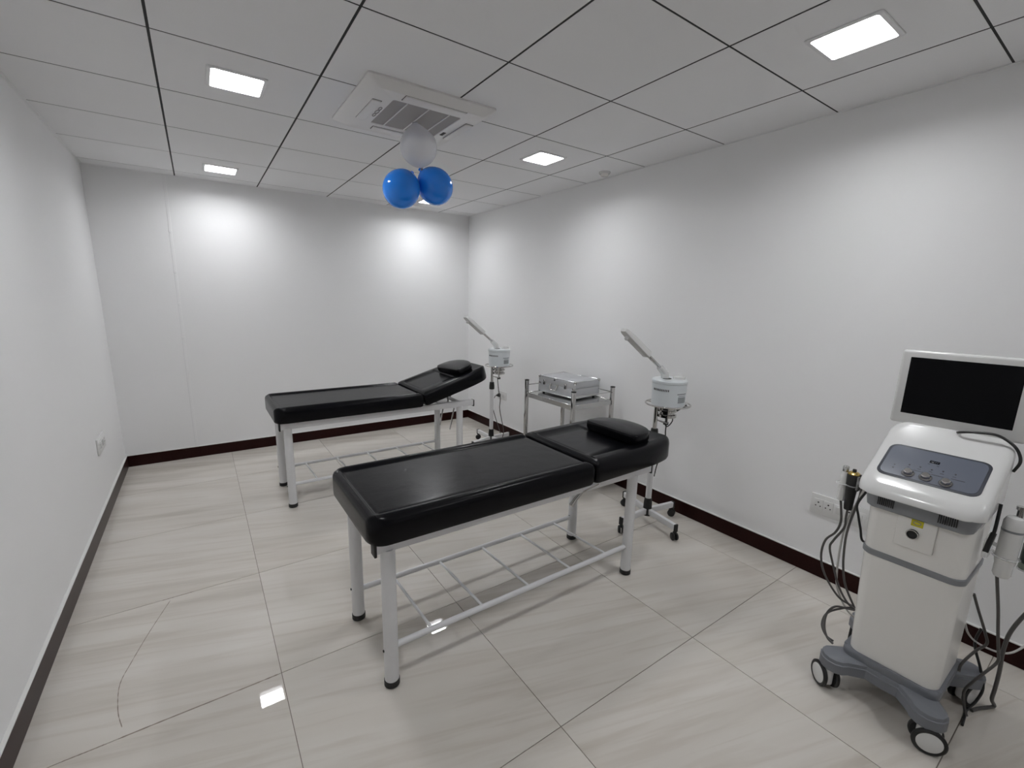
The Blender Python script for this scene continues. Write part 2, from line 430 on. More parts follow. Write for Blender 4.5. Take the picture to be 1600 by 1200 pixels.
for dy, rr in ((-0.045, 0.02), (0.0, 0.024), (0.045, 0.02)):
    tube(b, [(0.832 + 0.0 + rr * 0.35 * math.cos(2 * PI * k / 12), 2.39 + dy + rr * math.sin(2 * PI * k / 12), Z2 - 0.001) for k in range(13)], 0.0025, 5, smooth=False, closed=True)
obj('embossed_emblem', b, M['ac_grille'], AC, off=AC.location)

# ceiling sensor
t = thing('smoke_detector', (2.612, 2.552, CZ), 'small round white detector on the ceiling by the right wall', 'smoke detector')
b = B(); lathe(b, [(0.0, 0.0), (0.042, 0.0), (0.042, -0.010), (0.036, -0.014), (0, -0.014)], 20); obj('mount_ring', b, M['white_plastic'], t)
b = B(); lathe(b, [(0.030, -0.013), (0.031, -0.022), (0.024, -0.031), (0.0, -0.033)], 20); obj('sensor_dome', b, M['cream_plastic'], t)

# ------------------------------------------------------------ balloons
def balloon(name, c, r, top, neck_dir, m, label, crown=None, grp='balloons under the air conditioner'):
    """lathe along neck_dir (from neck to crown)"""
    d = Vector(neck_dir).normalized()
    t = thing(name, c, label, 'balloon', grp)
    prof = []
    n = 22
    for k in range(n + 1):
        a = PI * k / n
        z = -math.cos(a); rad = math.sin(a)
        if z < 0: zz = z * top * 1.07; rad *= (1 - 0.07 * z * z)
        else:
            zz = z * top
            if crown: continue
        prof.append((rad * r, zz))
    prof = [(0.010, -top * 1.07 - 0.012), (0.006, -top * 1.07 - 0.004)] + prof[1:]
    if crown: prof += crown
    b = B(); lathe(b, prof, 32, (0, 0, 0), d); obj('balloon_skin', b, m, t, sharp=80)
    b = B(); lathe(b, [(0.0, 0), (0.007, 0.002), (0.009, 0.007), (0.006, 0.012), (0.0, 0.013)], 12, d * (-top * 1.07 - 0.016), d); obj('knot', b, m, t)
    return t
KNOT = Vector((1.052, 2.40, 2.158))
tt = balloon('balloon', (1.055, 2.40, 2.270), 0.097, 0.093, (-0.16, 0, 1), M['balloon_clear'], 'translucent clear white balloon tied to the air conditioner grille', [(0.0968, 0.006), (0.095, 0.022), (0.089, 0.040), (0.079, 0.056), (0.066, 0.070), (0.052, 0.082), (0.039, 0.092), (0.028, 0.101), (0.019, 0.109)])
b = B(); lathe(b, [(0.019, 0.109), (0.014, 0.113), (0.015, 0.117), (0.0, 0.1178)], 20, (0, 0, 0), (-0.16, 0, 1)); obj('tied_tip', b, M['balloon_clear'], tt, sharp=80)
for c, lab in (((0.953, 2.40, 2.046), 'blue balloon hanging on the left of the pair'), ((1.150, 2.40, 2.088), 'blue balloon hanging on the right of the pair')):
    c = Vector(c); balloon('balloon', c, 0.0965, 0.099, Vector(((c - KNOT).x * 0.8, -0.01, (c - KNOT).z)), M['balloon_blue'], lab)

# ------------------------------------------------------------ massage beds
def cushion(x0, x1, hw, zb, zt, r_start, r_end, taper_end=0.0, panel=None):
    """padded slab along x: half width hw, plan corner radii at both ends, stitched sunken panel"""
    b = B(); er = 0.030
    def halfw(x):
        w_ = hw
        if x - x0 < r_start: d = r_start - (x - x0); w_ = hw - r_start + math.sqrt(max(r_start ** 2 - d * d, 0))
        if x1 - x < r_end: d = r_end - (x1 - x); w_ = min(w_, hw - r_end * 0.8 + 0.8 * math.sqrt(max(r_end ** 2 - d * d, 0)))
        if taper_end and x > x1 - 0.26: w_ -= taper_end * ((x - (x1 - 0.26)) / 0.26) ** 2
        return w_
    xs = [x0 + er * (1 - math.cos(PI / 2 * k / 5)) for k in range(6)]
    nmid = 44
    xs += [x0 + er + (x1 - x0 - 2 * er) * k / nmid for k in range(1, nmid)]
    xs += [x1 - er * (1 - math.cos(PI / 2 * (5 - k) / 5)) for k in range(6)]
    if r_start > er: xs += [x0 + r_start * (1 - math.cos(PI / 2 * k / 8)) for k in range(1, 8)]
    if r_end > er: xs += [x1 - r_end * (1 - math.cos(PI / 2 * k / 8)) for k in range(1, 8)]
    if panel:
        for pe in (panel[0], panel[1]): xs += [pe - 0.012, pe - 0.006, pe, pe + 0.006, pe + 0.012, pe + 0.02]
    xs = sorted(set(round(x, 4) for x in xs if x0 - 1e-6 <= x <= x1 + 1e-6))
    vs = [-1, -0.985, -0.96, -0.92, -0.88] + [-0.84, -0.82, -0.80, -0.785, -0.77, -0.75, -0.70, -0.5, -0.25]
    vs = vs + [0] + [-v for v in reversed(vs)]
    rings = []
    for x in xs:
        ex = 0.0
        for e, s in ((x0, 1), (x1, -1)):
            d = (x - e) * s
            if d < er: ex = er - math.sqrt(max(er ** 2 - (er - d) ** 2, 0))
        w_ = max(halfw(x), 0.05)
        top = []
        for v in vs:
            y = v * w_
            dy = w_ - abs(y)
            ey = er - math.sqrt(max(er ** 2 - (er - dy) ** 2, 0)) if dy < er else 0.0
            z = zt - max(ex, ey)
            if panel:
                p0, p1, pv = panel
                inx = 1 / (1 + math.exp(-(x - p0) / 0.004)) * 1 / (1 + math.exp((x - p1) / 0.004))
                yy = pv * hw
                iny = 1 / (1 + math.exp((abs(y) - yy) / 0.004))
                z -= 0.007 * inx * iny
                # stitched groove along the panel border
                gy = math.exp(-((abs(y) - yy) / 0.008) ** 2) * inx
                gx = max(math.exp(-((x - p0) / 0.008) ** 2), math.exp(-((x - p1) / 0.008) ** 2)) * iny
                z -= 0.005 * max(gx, gy)
                z += 0.004 * math.exp(-((abs(y) - yy - 0.03) / 0.022) ** 2) * (1 if ex == 0 else 0.3)
            top.append((x, y, z))
        exb = min(ex, 0.03)
        bot = [(x, w_, zb + 0.018 + exb * 0.4), (x, w_ * 0.975, zb + 0.004 + exb * 0.4), (x, w_ * 0.93, zb + exb * 0.4), (x, 0, zb + exb * 0.4),
               (x, -w_ * 0.93, zb + exb * 0.4), (x, -w_ * 0.975, zb + 0.004 + exb * 0.4), (x, -w_, zb + 0.018 + exb * 0.4)]
        rings.append(top + bot)
    loft(b, rings)
    return b

def pillow_bm():
    """D-shaped head pillow: flat front (x=0), rounded back, in local axes, resting on z=0"""
    b = B(); W_, D_, Hh = 0.19, 0.205, 0.072
    out = []
    for k in range(9): out.append((0.0, -W_ + 2 * W_ * k / 8))
    for k in range(1, 24):
        a = PI * k / 24; out.append((D_ * 0.28 + D_ * 0.72 * math.sin(a) if math.sin(a) > 0.0 else 0, W_ * math.cos(a)))
    pts = [(0.0, -W_ + 0.02), (0.0, W_ - 0.02), (0.012, W_ - 0.004), (0.035, W_)]
    for k in range(1, 20):
        a = PI * k / 20; pts.append((0.055 + (D_ - 0.055) * math.sin(a) ** 0.8, W_ * math.cos(a)))
    pts += [(0.035, -W_), (0.012, -W_ + 0.004)]
    c = (0.09, 0)
    def ring(s, z): return [(c[0] + (x - c[0]) * s, y * s, z) for x, y in pts]
    prof = [(0.86, 0.0), (0.97, 0.004), (1.0, 0.014), (1.0, 0.043), (0.993, 0.049), (0.975, 0.053), (0.9, 0.056), (0.7, 0.060), (0.4, 0.063), (0.1, 0.064)]
    loft(b, [ring(s, z) for s, z in prof])
    return b

def bed(o, angle, label, cushion_label, with_levers):
    ox, oy = o
    t = thing('massage_bed', (1.15 + ox, 1.675 + oy, 0), label, 'massage bed')
    off = (1.15, 1.675, 0)
    P = lambda n, bm, m_, par=t, **k: obj(n, bm, m_, par, off=off, **k)
    ya, yb = 1.456, 1.895
    yc = 1.675
    # rails
    for y in (ya, yb):
        xs_ = 0.445 if y == ya else 0.470
        b = B(); span(b, (xs_, y - 0.02, 0.578), (1.965, y + 0.02, 0.626), 0.004); r = P('rail', b, M['white_metal'])
        for x, s in ((0.445, -1), (1.965, 1)) if y == ya else ((1.965, 1),):
            b = B(); box(b, (x + s * 0.003, y, 0.597), (0.010, 0.042, 0.056), 0.002); P('end_cap', b, M['rubber'], r)
    for x in (0.49, 1.36, 1.84):
        b = B(); span(b, (x - 0.018, ya, 0.582), (x + 0.018, yb, 0.622), 0.003); P('cross_rail', b, M['white_metal'])
    # legs
    for x in (0.492, 1.838):
        for y in (ya, yb):
            b = B(); cyl(b, (x, y, 0.018), (x, y, 0.585), 0.0275, n=24); l = P('leg', b, M['white_metal'])
            b = B(); lathe(b, [(0.0, 0.0), (0.026, 0.0), (0.030, 0.004), (0.030, 0.026), (0.0275, 0.028)], 24, (x, y, 0)); P('rubber_foot', b, M['rubber'], l)
            b = B(); lathe(b, [(0, 0), (0.005, 0), (0.005, 0.004), (0, 0.005)], 8, (x - 0.0272, y, 0.16), (-1, 0, 0)); P('bolt', b, M['rubber'], l)
    # lower rack
    for y, z in ((ya, 0.168), (yb, 0.150)):
        b = B(); cyl(b, (0.515, y, z), (1.815, y, z), 0.0125, n=14); P('lower_rail', b, M['white_metal'])
    for x in (0.665, 0.91, 1.165, 1.425, 1.675):
        b = B(); cyl(b, (x, ya, 0.168), (x, yb, 0.150), 0.0065, n=10); P('rack_rod', b, M['white_metal'])
    # seat cushion
    b = cushion(0.412, 1.478, 0.290, 0.627, 0.738, 0.070, 0.012, panel=(0.452, 1.60, 0.80))
    for v in b.verts: v.co.y += yc
    P('seat_cushion', b, M['leather'])
    # backrest cushion, hinged
    piv = Vector((1.484, yc, 0.690))
    b = cushion(0.004, 0.652, 0.290, 0.627 - 0.690, 0.742 - 0.690, 0.012, 0.10, taper_end=0.045, panel=(0.045, 0.345, 0.70))
    bk = obj('backrest_cushion', b, M['leather'], t); bk.location = piv - Vector(off); bk.rotation_euler = (0, -angle, 0)
    # frame under the backrest
    b = B()
    for y in (-0.16, 0.16): span(b, (0.20, y - 0.0125, -0.086), (0.42, y + 0.0125, -0.064), 0.002, 1)
    span(b, (0.40, -0.16, -0.088), (0.42, 0.16, -0.064), 0.002, 1)
    if angle > 0.1: obj('backrest_frame', b, M['white_metal'], bk)
    else: b.free()
    if with_levers == 'raised':
        for y in (yc - 0.11, yc + 0.12):
            b = B(); tube(b, [(1.76, y, 0.745), (1.79, y, 0.60)], 0.008, 8, smooth=False); P('support_strut', b, M['steel'])
        b = B(); span(b, (1.66, yc - 0.18, 0.605), (1.80, yc + 0.18, 0.618), 0.003, 1); P('ratchet_plate', b, M['steel'])
        for (x0, z0, x1, z1, y) in ((1.708, 0.575, 1.676, 0.425, ya + 0.05), (1.782, 0.572, 1.742, 0.388, ya - 0.005)):
            b = B(); tube(b, [(x0, y, z0), (x1, y, z1)], 0.0065, 8, smooth=False); P('release_lever', b, M['chrome'])
    else:
        b = B(); box(b, (1.462, ya - 0.004, 0.612), (0.030, 0.044, 0.032), 0.003); P('hinge_bracket', b, M['white_metal'])
        b = B(); tube(b, [(1.56, ya - 0.012, 0.60), (1.47, ya - 0.012, 0.585), (1.445, ya - 0.012, 0.575), (1.385, ya - 0.012, 0.525)], 0.0095, 10, sub=4); P('release_lever', b, M['chrome'])
    return t, piv + Vector((ox, oy, 0))

bed1, piv1 = bed((0, 0), R_(1.2), 'black padded massage bed with flat backrest on white legs, nearest the camera', None, 'flat')
bed2, piv2 = bed((-0.057, 1.825), R_(16), 'black padded massage bed with raised backrest, standing farther back', None, 'raised')
def place_pillow(piv, angle, dx, dy, rz, label, sc=1.0):
    b = pillow_bm(); o = obj('pillow', b, M['leather'])
    tag(o, label, 'pillow', 'half-moon pillows on the massage beds')
    mt = Matrix.Translation(piv) @ Matrix.Rotation(-angle, 4, 'Y') @ Matrix.Translation((dx, dy, 0.0515)) @ Matrix.Rotation(rz, 4, 'Z') @ Matrix.Scale(sc, 4)
    o.matrix_world = mt
place_pillow(piv1, R_(1.2), 0.335, -0.045, R_(-2), 'black half-moon pillow on the flat backrest of the near bed')
place_pillow(piv2, R_(16), 0.362, -0.050, R_(4), 'black half-moon pillow on the raised backrest of the far bed')

# ------------------------------------------------------------ facial steamers
def arc_patch(c, r, a0, a1, z0, z1, th=0.0012, n=8):
    b = B()
    rings = []
    for k in range(n + 1):
        a = R_(a0 + (a1 - a0) * k / n); d = Vector((math.cos(a), math.sin(a), 0))
        rings.append([Vector(c) + d * r + Vector((0, 0, z0)), Vector(c) + d * (r + th) + Vector((0, 0, z0)), Vector(c) + d * (r + th) + Vector((0, 0, z1)), Vector(c) + d * r + Vector((0, 0, z1))])
    loft(b, rings); return b

def steamer(loc, rz, label):
    t = thing('facial_steamer', loc, label, 'facial steamer', 'facial steamers on wheeled stands', rz)
    # base arms
    ends = [(-0.255, 0.0), (-0.035, -0.245), (0.235, -0.03), (0.075, 0.26)]
    for ex, ey in ends:
        b = B(); bar(b, (0, 0, 0.092), (ex, ey, 0.088), 0.026, 0.040, 0.004); a = obj('base_arm', b, M['white_metal'], t)
        d = Vector((ex, ey, 0)).normalized()
        b = B(); bar(b, Vector((ex, ey, 0.084)), Vector((ex, ey, 0.084)) + d * 0.012, 0.028, 0.052, 0.003); obj('end_cap', b, M['rubber'], a)
        c = obj('castor', (lambda q: (cyl(q, (ex, ey, 0.045), (ex, ey, 0.075), 0.008, n=10), box(q, (ex, ey, 0.048), (0.016, 0.020, 0.022), 0.004), q)[2])(B()), M['rubber'], t)
        side = Vector((-d.y, d.x, 0)); side = Matrix.Rotation(ex * 9, 3, 'Z') @ side
        for s in (-1, 1):
            b = B(); lathe(b, [(0.0, -0.007), (0.021, -0.007), (0.025, -0.004), (0.025, 0.004), (0.021, 0.007), (0, 0.007)], 18, Vector((ex, ey, 0.0252)) + side * 0.012 * s, side); obj('wheel', b, M['rubber'], c)
    b = B(); cyl(b, (0, 0, 0.062), (0, 0, 0.150), 0.030, 0.027); cyl(b, (0, 0, 0.150), (0, 0, 0.185), 0.027, 0.023); obj('hub', b, M['rubber'], t)
    b = B(); cyl(b, (0, 0, 0.15), (0, 0, 0.625), 0.0195, n=20); obj('lower_pole', b, M['white_metal'], t)
    b = B(); lathe(b, [(0.0195, 0.60), (0.026, 0.603), (0.026, 0.635), (0.022, 0.672), (0.014, 0.676)], 20); obj('collar', b, M['rubber'], t)
    b = B(); cyl(b, (0, 0, 0.66), (0, 0, 0.836), 0.0135, n=16); obj('upper_pole', b, M['chrome'], t)
    # ring holder
    c = Vector((0.058, -0.040, 0))
    b = B()
    tube(b, [(c.x + 0.138 * math.cos(2 * PI * k / 32), c.y + 0.138 * math.sin(2 * PI * k / 32), 0.842) for k in range(33)], 0.0055, 8, smooth=False, closed=True)
    for a in (20, 110, 200, 290):
        d = Vector((math.cos(R_(a)), math.sin(R_(a)), 0)); tube(b, [c + d * 0.06 + Vector((0, 0, 0.838)), c + d * 0.138 + Vector((0, 0, 0.842))], 0.004, 6, smooth=False)
    obj('ring_holder', b, M['chrome'], t)
    # heater below the ring with its cage
    b = B(); lathe(b, [(0.064, 0.834), (0.064, 0.824), (0.050, 0.821), (0.050, 0.806), (0.060, 0.804), (0.060, 0.793), (0.046, 0.790), (0.046, 0.776), (0.060, 0.773), (0.060, 0.757), (0.036, 0.750), (0.018, 0.744), (0.0, 0.742)], 24, c); obj('heater_cup', b, M['chrome'], t)
    b = B()
    for a in (40, 220):
        d = Vector((math.cos(R_(a)), math.sin(R_(a)), 0)); tube(b, [c + d * 0.072 + Vector((0, 0, 0.84)), c + d * 0.072 + Vector((0, 0, 0.728)), c + d * 0.030 + Vector((0, 0, 0.722))], 0.005, 6, smooth=False)
    tube(b, [c + Vector((0.072 * math.cos(R_(220)), 0.072 * math.sin(R_(220)), 0.728)), Vector((0, 0, 0.735))], 0.005, 6, smooth=False)
    obj('bracket', b, M['chrome'], t)
    b = B(); lathe(b, [(0.006, 0.744), (0.006, 0.722), (0.017, 0.718), (0.017, 0.702), (0.0, 0.700)], 14, c + Vector((0, 0, 0))); obj('clamp_knob', b, M['rubber'], t)
    # body
    b = B(); lathe(b, [(0.0, 0.834), (0.098, 0.834), (0.104, 0.840), (0.107, 0.975), (0.107, 0.980), (0.104, 0.981), (0.104, 0.984), (0.110, 0.985), (0.110, 1.000), (0.104, 1.006), (0.0, 1.008)], 40, c); body = obj('body', b, M['pale_plastic'], t)
    cd = 216
    for k in range(11):
        a = cd - 58 + k * 5.6
        d = Vector((math.cos(R_(a)), math.sin(R_(a)), 0))
        b = B(); box(b, c + d * 0.1062 + Vector((0, 0, 0.945)), (0.0025, 0.005, 0.013), 0, 1, Matrix.Rotation(R_(a), 4, 'Z')); obj('vent_slot', b, M['dark_slot'], body)
    obj('printed_label', arc_patch(c, 0.1056, cd + 32, cd + 66, 0.868, 0.905), M['label_grey'], body)
    obj('printed_label', arc_patch(c, 0.1062, cd + 28, cd + 70, 0.921, 0.928), M['label_grey'], body)
    obj('printed_label', arc_patch(c, 0.1058, cd + 33, cd + 66, 0.910, 0.914), M['label_grey'], body)
    b = B(); lathe(b, [(0.0, 1.007), (0.028, 1.007), (0.028, 1.0095), (0.0, 1.0095)], 18, c + Vector((-0.015, 0.012, 0))); obj('lid_recess', b, M['dark_slot'], body)
    b = B(); lathe(b, [(0.0, 1.006), (0.036, 1.006), (0.036, 1.020), (0.033, 1.024), (0, 1.024)], 24, c + Vector((0.045, -0.035, 0))); obj('filler_cap', b, M['white_plastic'], body)
    # swivel arm
    pts = [(0.045, -0.012, 1.004), (0.038, -0.010, 1.042), (-0.015, -0.004, 1.085)]
    b = B(); P0, P1, P2 = [Vector(p) for p in pts]
    cyl(b, P0, P1, 0.024, 0.023); lathe(b, [(0.0, -0.023), (0.016, -0.016), (0.023, 0.0), (0.016, 0.016), (0, 0.023)], 16, P1); cyl(b, P1, P2, 0.022, 0.019); obj('elbow', b, M['white_plastic'], t)
    tip = Vector((-0.372, 0.0, 1.325)); d = (tip - P2).normalized(); side = Vector((0, 1, 0))
    for s in (-1, 1):
        b = B(); tube(b, [P2 - d * 0.01 + side * 0.0085 * s, P2 + d * 0.19 + side * 0.010 * s], 0.0065, 8, smooth=False); obj('arm_rod', b, M['chrome'], t)
    b = B(); n_ = d.cross(side).normalized()
    if n_.z < 0: n_ = -n_
    def sec(p, wy, hz): return [p + side * (wy * sx) + n_ * (hz * sz) for sx, sz in ((-1, -0.8), (-0.8, -1), (0.8, -1), (1, -0.8), (1, 0.8), (0.8, 1), (-0.8, 1), (-1, 0.8))]
    q0 = P2 + d * 0.150
    L_ = (tip - q0).length
    loft(b, [sec(q0, 0.026, 0.019), sec(q0 + d * 0.010, 0.027, 0.020), sec(q0 + d * (L_ - 0.10), 0.027, 0.019), sec(q0 + d * (L_ - 0.02), 0.024, 0.014), sec(tip, 0.018, 0.009)]); obj('steam_head', b, M['white_plastic'], t)
    b = B(); lathe(b, [(0.013, 0), (0.013, 0.018), (0.008, 0.022), (0, 0.022)], 14, tip - d * 0.055 - n_ * 0.012, -n_); obj('nozzle', b, M['white_plastic'], t)
    return t, c

st2, sc = steamer((2.415, 1.77, 0), 0, 'white facial steamer on castors beside the near bed, black strap below')
cpos = lambda x, y, z: (x, y, z)
b = B(); tube(b, [(0.15, -0.118, 0.834), (0.125, -0.098, 0.818), (0.090, -0.070, 0.787), (0.070, -0.060, 0.772)], 0.008, 8); o_ = obj('strap', b, M['cable_black'], st2)
b = B(); tube(b, [(0.075, -0.055, 0.775), (0.090, -0.066, 0.735), (0.072, -0.058, 0.700), (0.055, -0.045, 0.690), (0.050, -0.042, 0.72), (0.060, -0.045, 0.715), (0.058, -0.043, 0.66), (0.062, -0.047, 0.58), (0.050, -0.040, 0.50), (0.030, -0.022, 0.42), (0.018, -0.018, 0.34)], 0.0038, 8); obj('power_cord', b, M['cable_black'], st2)
st1, _ = steamer((2.37, 3.69, 0), R_(14), 'white facial steamer on castors beside the far bed, grey cord to the socket')
b = B(); tube(b, [(0.052, -0.03, 0.715), (0.050, -0.036, 0.66), (0.060, -0.04, 0.58), (0.075, -0.05, 0.50), (0.068, -0.05, 0.40), (0.088, -0.06, 0.28), (0.125, -0.06, 0.16), (0.14, -0.03, 0.06), (0.19, 0.02, 0.012), (0.26, 0.08, 0.008), (0.30, 0.16, 0.08), (0.29, 0.25, 0.30), (0.325, 0.315, 0.425)], 0.0042, 8); cd_ = obj('power_cord', b, M['cable_grey'], st1)

# ------------------------------------------------------------ sockets
def plate(b, w_, h_, th=0.010): box(b, (0, 0, th / 2), (w_, h_, th), 0.003)
def pins(parent, x, y, z):
    for dx, dy, r in ((0, 0.012, 0.0042), (-0.011, -0.008, 0.0034), (0.011, -0.008, 0.0034)):
        b = B(); lathe(b, [(0, -0.002), (r, -0.002), (r, 0.0007), (0, 0.0007)], 10, (x + dx, y + dy, z)); obj('pin_hole', b, M['dark_slot'], parent)
def wall_plate(origin, rotm, w_, h_, modules, label, cat='wall socket'):
    t = thing('wall_socket', origin, label, cat)
    t.rotation_euler = rotm.to_euler()
    b = B(); plate(b, w_, h_); obj('face_plate', b, M['socket'], t)
    n = len(modules); mw = (w_ - 0.03) / n
    for i, k in enumerate(modules):
        x = -w_ / 2 + 0.015 + mw * (i + 0.5)
        b = B(); box(b, (x, 0, 0.0105), (mw - 0.003, h_ * 0.55, 0.005), 0.0015); mo = obj('socket_module' if k == 's' else 'switch', b, M['socket'], t)
        if k == 's': pins(mo, x, 0, 0.013)
        else:
            b = B(); box(b, (x, 0, 0.0135), (mw * 0.45, h_ * 0.36, 0.007), 0.002, 2, Matrix.Rotation(0.12, 4, 'X')); obj('rocker', b, M['white_plastic'], mo)
    return t
ROT_R = Matrix(((0, 0, -1), (-1, 0, 0), (0, 1, 0)))   # local x -> -y, y -> z, z(out) -> -x
ROT_L = Matrix(((0, 0, 1), (1, 0, 0), (0, 1, 0)))     # local x -> +y, z -> +x
wall_plate((XR, 0.808, 0.413), ROT_R, 0.268, 0.112, 'sswsw', 'long white five-module socket strip on right wall beside the facial machine')
s1 = wall_plate((XR, 4.048, 0.428), ROT_R, 0.172, 0.095, 'sw', 'white double wall socket near the corner with black plug')
p = thing('power_plug', (XR - 0.013, 4.085, 0.428), 'black plug in the socket behind the far steamer', 'plug')
b = B(); lathe(b, [(0.0, 0.0), (0.021, 0.0), (0.022, 0.014), (0.014, 0.026), (0.008, 0.045), (0, 0.046)], 14, (0, 0, 0), (-1, 0, 0)); obj('plug_body', b, M['rubber'], p)
b = B(); tube(b, [(-0.044, 0, 0), (-0.062, -0.004, -0.004), (-0.085, -0.02, -0.02)], 0.0042, 8); obj('cord_stub', b, M['cable_grey'], p)
wall_plate((XL, 3.915, 0.475), ROT_L, 0.255, 0.108, 'wws', 'white socket plate low on the left wall near the corner')

# ------------------------------------------------------------ trolley and case
TX0, TX1, TY0, TY1, TZ = 2.235, 2.651, 2.362, 2.934, 0.720
tr = thing('trolley', (2.443, 2.648, 0), 'chrome steel trolley with guard rail between the two beds', 'trolley')
toff = tr.location.copy()
for x in (TX0, TX1):
    for y in (TY0, TY1):
        b = B(); span(b, (x - 0.0135, y - 0.0135, 0.085), (x + 0.0135, y + 0.0135, 0.825), 0.004); l = obj('post', b, M['chrome'], tr, off=toff)
        b = B(); box(b, (x, y, 0.827), (0.029, 0.029, 0.010), 0.003); obj('post_cap', b, M['rubber'], l, off=toff)
        b = B(); box(b, (x, y, 0.07), (0.024, 0.02, 0.034), 0.003); cs = obj('castor', b, M['steel'], tr, off=toff)
        b = B(); lathe(b, [(0, -0.011), (0.029, -0.011), (0.033, -0.007), (0.033, 0.007), (0.029, 0.011), (0, 0.011)], 18, (x, y, 0.0335), (0, 1, 0)); obj('wheel', b, M['rubber'], cs, off=toff)
for z in (TZ, 0.20):
    b = B(); span(b, (TX0 + 0.004, TY0 + 0.004, z - 0.006), (TX1 - 0.004, TY1 - 0.004, z)); ty = obj('tray', b, M['steel'], tr, off=toff, smooth=False)
    b = B()
    for y in (TY0, TY1): span(b, (TX0 + 0.013, y - 0.006, z - 0.034), (TX1 - 0.013, y + 0.006, z + 0.004), 0.002, 1)
    for x in (TX0, TX1): span(b, (x - 0.006, TY0 + 0.013, z - 0.034), (x + 0.006, TY1 - 0.013, z + 0.004), 0.002, 1)
    obj('tray_rim', b, M['steel'], ty, off=toff)
for p0, p1 in (((TX1, TY0), (TX1, TY1)), ((TX0, TY1), (TX1, TY1)), ((TX0, TY0), (TX1, TY0))):
    b = B(); cyl(b, (*p0, 0.787), (*p1, 0.787), 0.004, n=10); obj('guard_rail', b, M['chrome'], tr, off=toff)

CW, CD, CH0, CH1 = 0.292, 0.405, 0.014, 0.134   # case: x depth, y width
case = thing('tool_case', (2.498, 2.706, TZ), 'silver aluminium carrying case lying on the chrome trolley', 'case', None, R_(4.5))
b = B(); span(b, (-CW / 2, -CD / 2, CH0), (CW / 2, CD / 2, 0.088), 0.003); obj('lower_shell', b, M['alu'], case)
b = B(); span(b, (-CW / 2, -CD / 2, 0.0895), (CW / 2, CD / 2, CH1 + 0.012), 0.003); obj('lid', b, M['alu'], case)
b = B()
for x in (-CW / 2, CW / 2):
    for y in (-CD / 2, CD / 2): span(b, (x - 0.004, y - 0.004, 0.012), (x + 0.004, y + 0.004, CH1 + 0.014), 0.002, 1)
for z in (0.016, CH1 + 0.010):
    for x in (-CW / 2, CW / 2): span(b, (x - 0.004, -CD / 2, z - 0.004), (x + 0.004, CD / 2, z + 0.004), 0.002, 1)
    for y in (-CD / 2, CD / 2): span(b, (-CW / 2, y - 0.004, z - 0.004), (CW / 2, y + 0.004, z + 0.004), 0.002, 1)
obj('edge_trim', b, M['alu_edge'], case)
for x in (-1, 1):
    for y in (-1, 1):
        b = B(); lathe(b, [(0, 0), (0.012, 0), (0.010, 0.013), (0, 0.014)], 12, (x * (CW / 2 - 0.03), y * (CD / 2 - 0.03), 0.0)); obj('foot', b, M['rubber'], case)
        b = B(); box(b, (x * (CW / 2 - 0.004), y * (CD / 2 - 0.004), CH1 + 0.006), (0.022, 0.022, 0.022), 0.007, 3); obj('corner_cap', b, M['chrome'], case)
fx = -CW / 2
for y in (-0.105, 0.135):
    b = B(); box(b, (fx - 0.004, y, 0.098), (0.009, 0.024, 0.040), 0.003); lt = obj('latch', b, M['chrome'], case)
    b = B(); box(b, (fx - 0.009, y, 0.088), (0.006, 0.014, 0.022), 0.002); obj('latch_tongue', b, M['dark_slot'], lt)
b = B()
for y in (-0.022, 0.052): box(b, (fx - 0.006, y + 0.005, 0.088), (0.013, 0.018, 0.018), 0.004)
obj('handle_mount', b, M['chrome'], case)
b = B(); tube(b, [(fx - 0.010, -0.018, 0.086), (fx - 0.014, -0.014, 0.060), (fx - 0.015, 0.002, 0.050), (fx - 0.015, 0.038, 0.050), (fx - 0.014, 0.054, 0.060), (fx - 0.010, 0.058, 0.086)], 0.006, 8); obj('handle', b, M['chrome'], case)
b = B(); box(b, (fx - 0.002, 0.02, CH1 - 0.004), (0.005, 0.014, 0.012), 0.001); obj('lock_stay', b, M['dark_slot'], case)
for y, nm in ((-CD / 2 + 0.012, 0), (CD / 2 - 0.012, 0)):
    b = B(); box(b, (fx - 0.003, y, 0.088), (0.005, 0.026, 0.016), 0.002); obj('side_clasp', b, M['chrome'], case)

# ------------------------------------------------------------ facial machine
MO = Vector((2.12, 0.36, 0))
fm = thing('facial_machine', MO, 'white multifunction facial machine with dark monitor and grey wheeled base', 'beauty machine')
P = lambda n, bm, m_, par=fm, **k: obj(n, bm, m_, par, off=MO, **k)
# base with four lobes
lobes = [((1.950, 0.505), 0.050), ((2.300, 0.520), 0.052), ((2.310, 0.190), 0.052), ((1.945, 0.222), 0.050)]
def base_outline(ins=0.0):
    C0 = [(1.955, 0.500), (2.300, 0.515), (2.305, 0.195), (1.950, 0.225)]
    raw = []
    # go around: front-left lobe, left concave side, rear-left lobe, back, rear-right, right side, front-right, front bar
    def lobe(c, a0, a1, r=0.052):
        for k in range(9):
            a = R_(a0 + (a1 - a0) * k / 8); raw.append((c[0] + (r - ins) * math.cos(a), c[1] + (r - ins) * math.sin(a)))
    lobe(C0[0], 250, 40)
    raw.extend([(2.03, 0.500 - ins), (2.12, 0.492 - ins), (2.21, 0.500 - ins)])
    lobe(C0[1], 140, -60)
    raw.extend([(2.300 - ins, 0.42), (2.296 - ins, 0.36), (2.300 - ins, 0.29)])
    lobe(C0[2], 60, -140)
    raw.extend([(2.21, 0.218 + ins), (2.12, 0.226 + ins), (2.03, 0.222 + ins)])
    lobe(C0[3], -40, -250)
    raw.extend([(1.972 + ins, 0.315), (1.968 + ins, 0.36), (1.972 + ins, 0.41)])
    return raw
b = B()
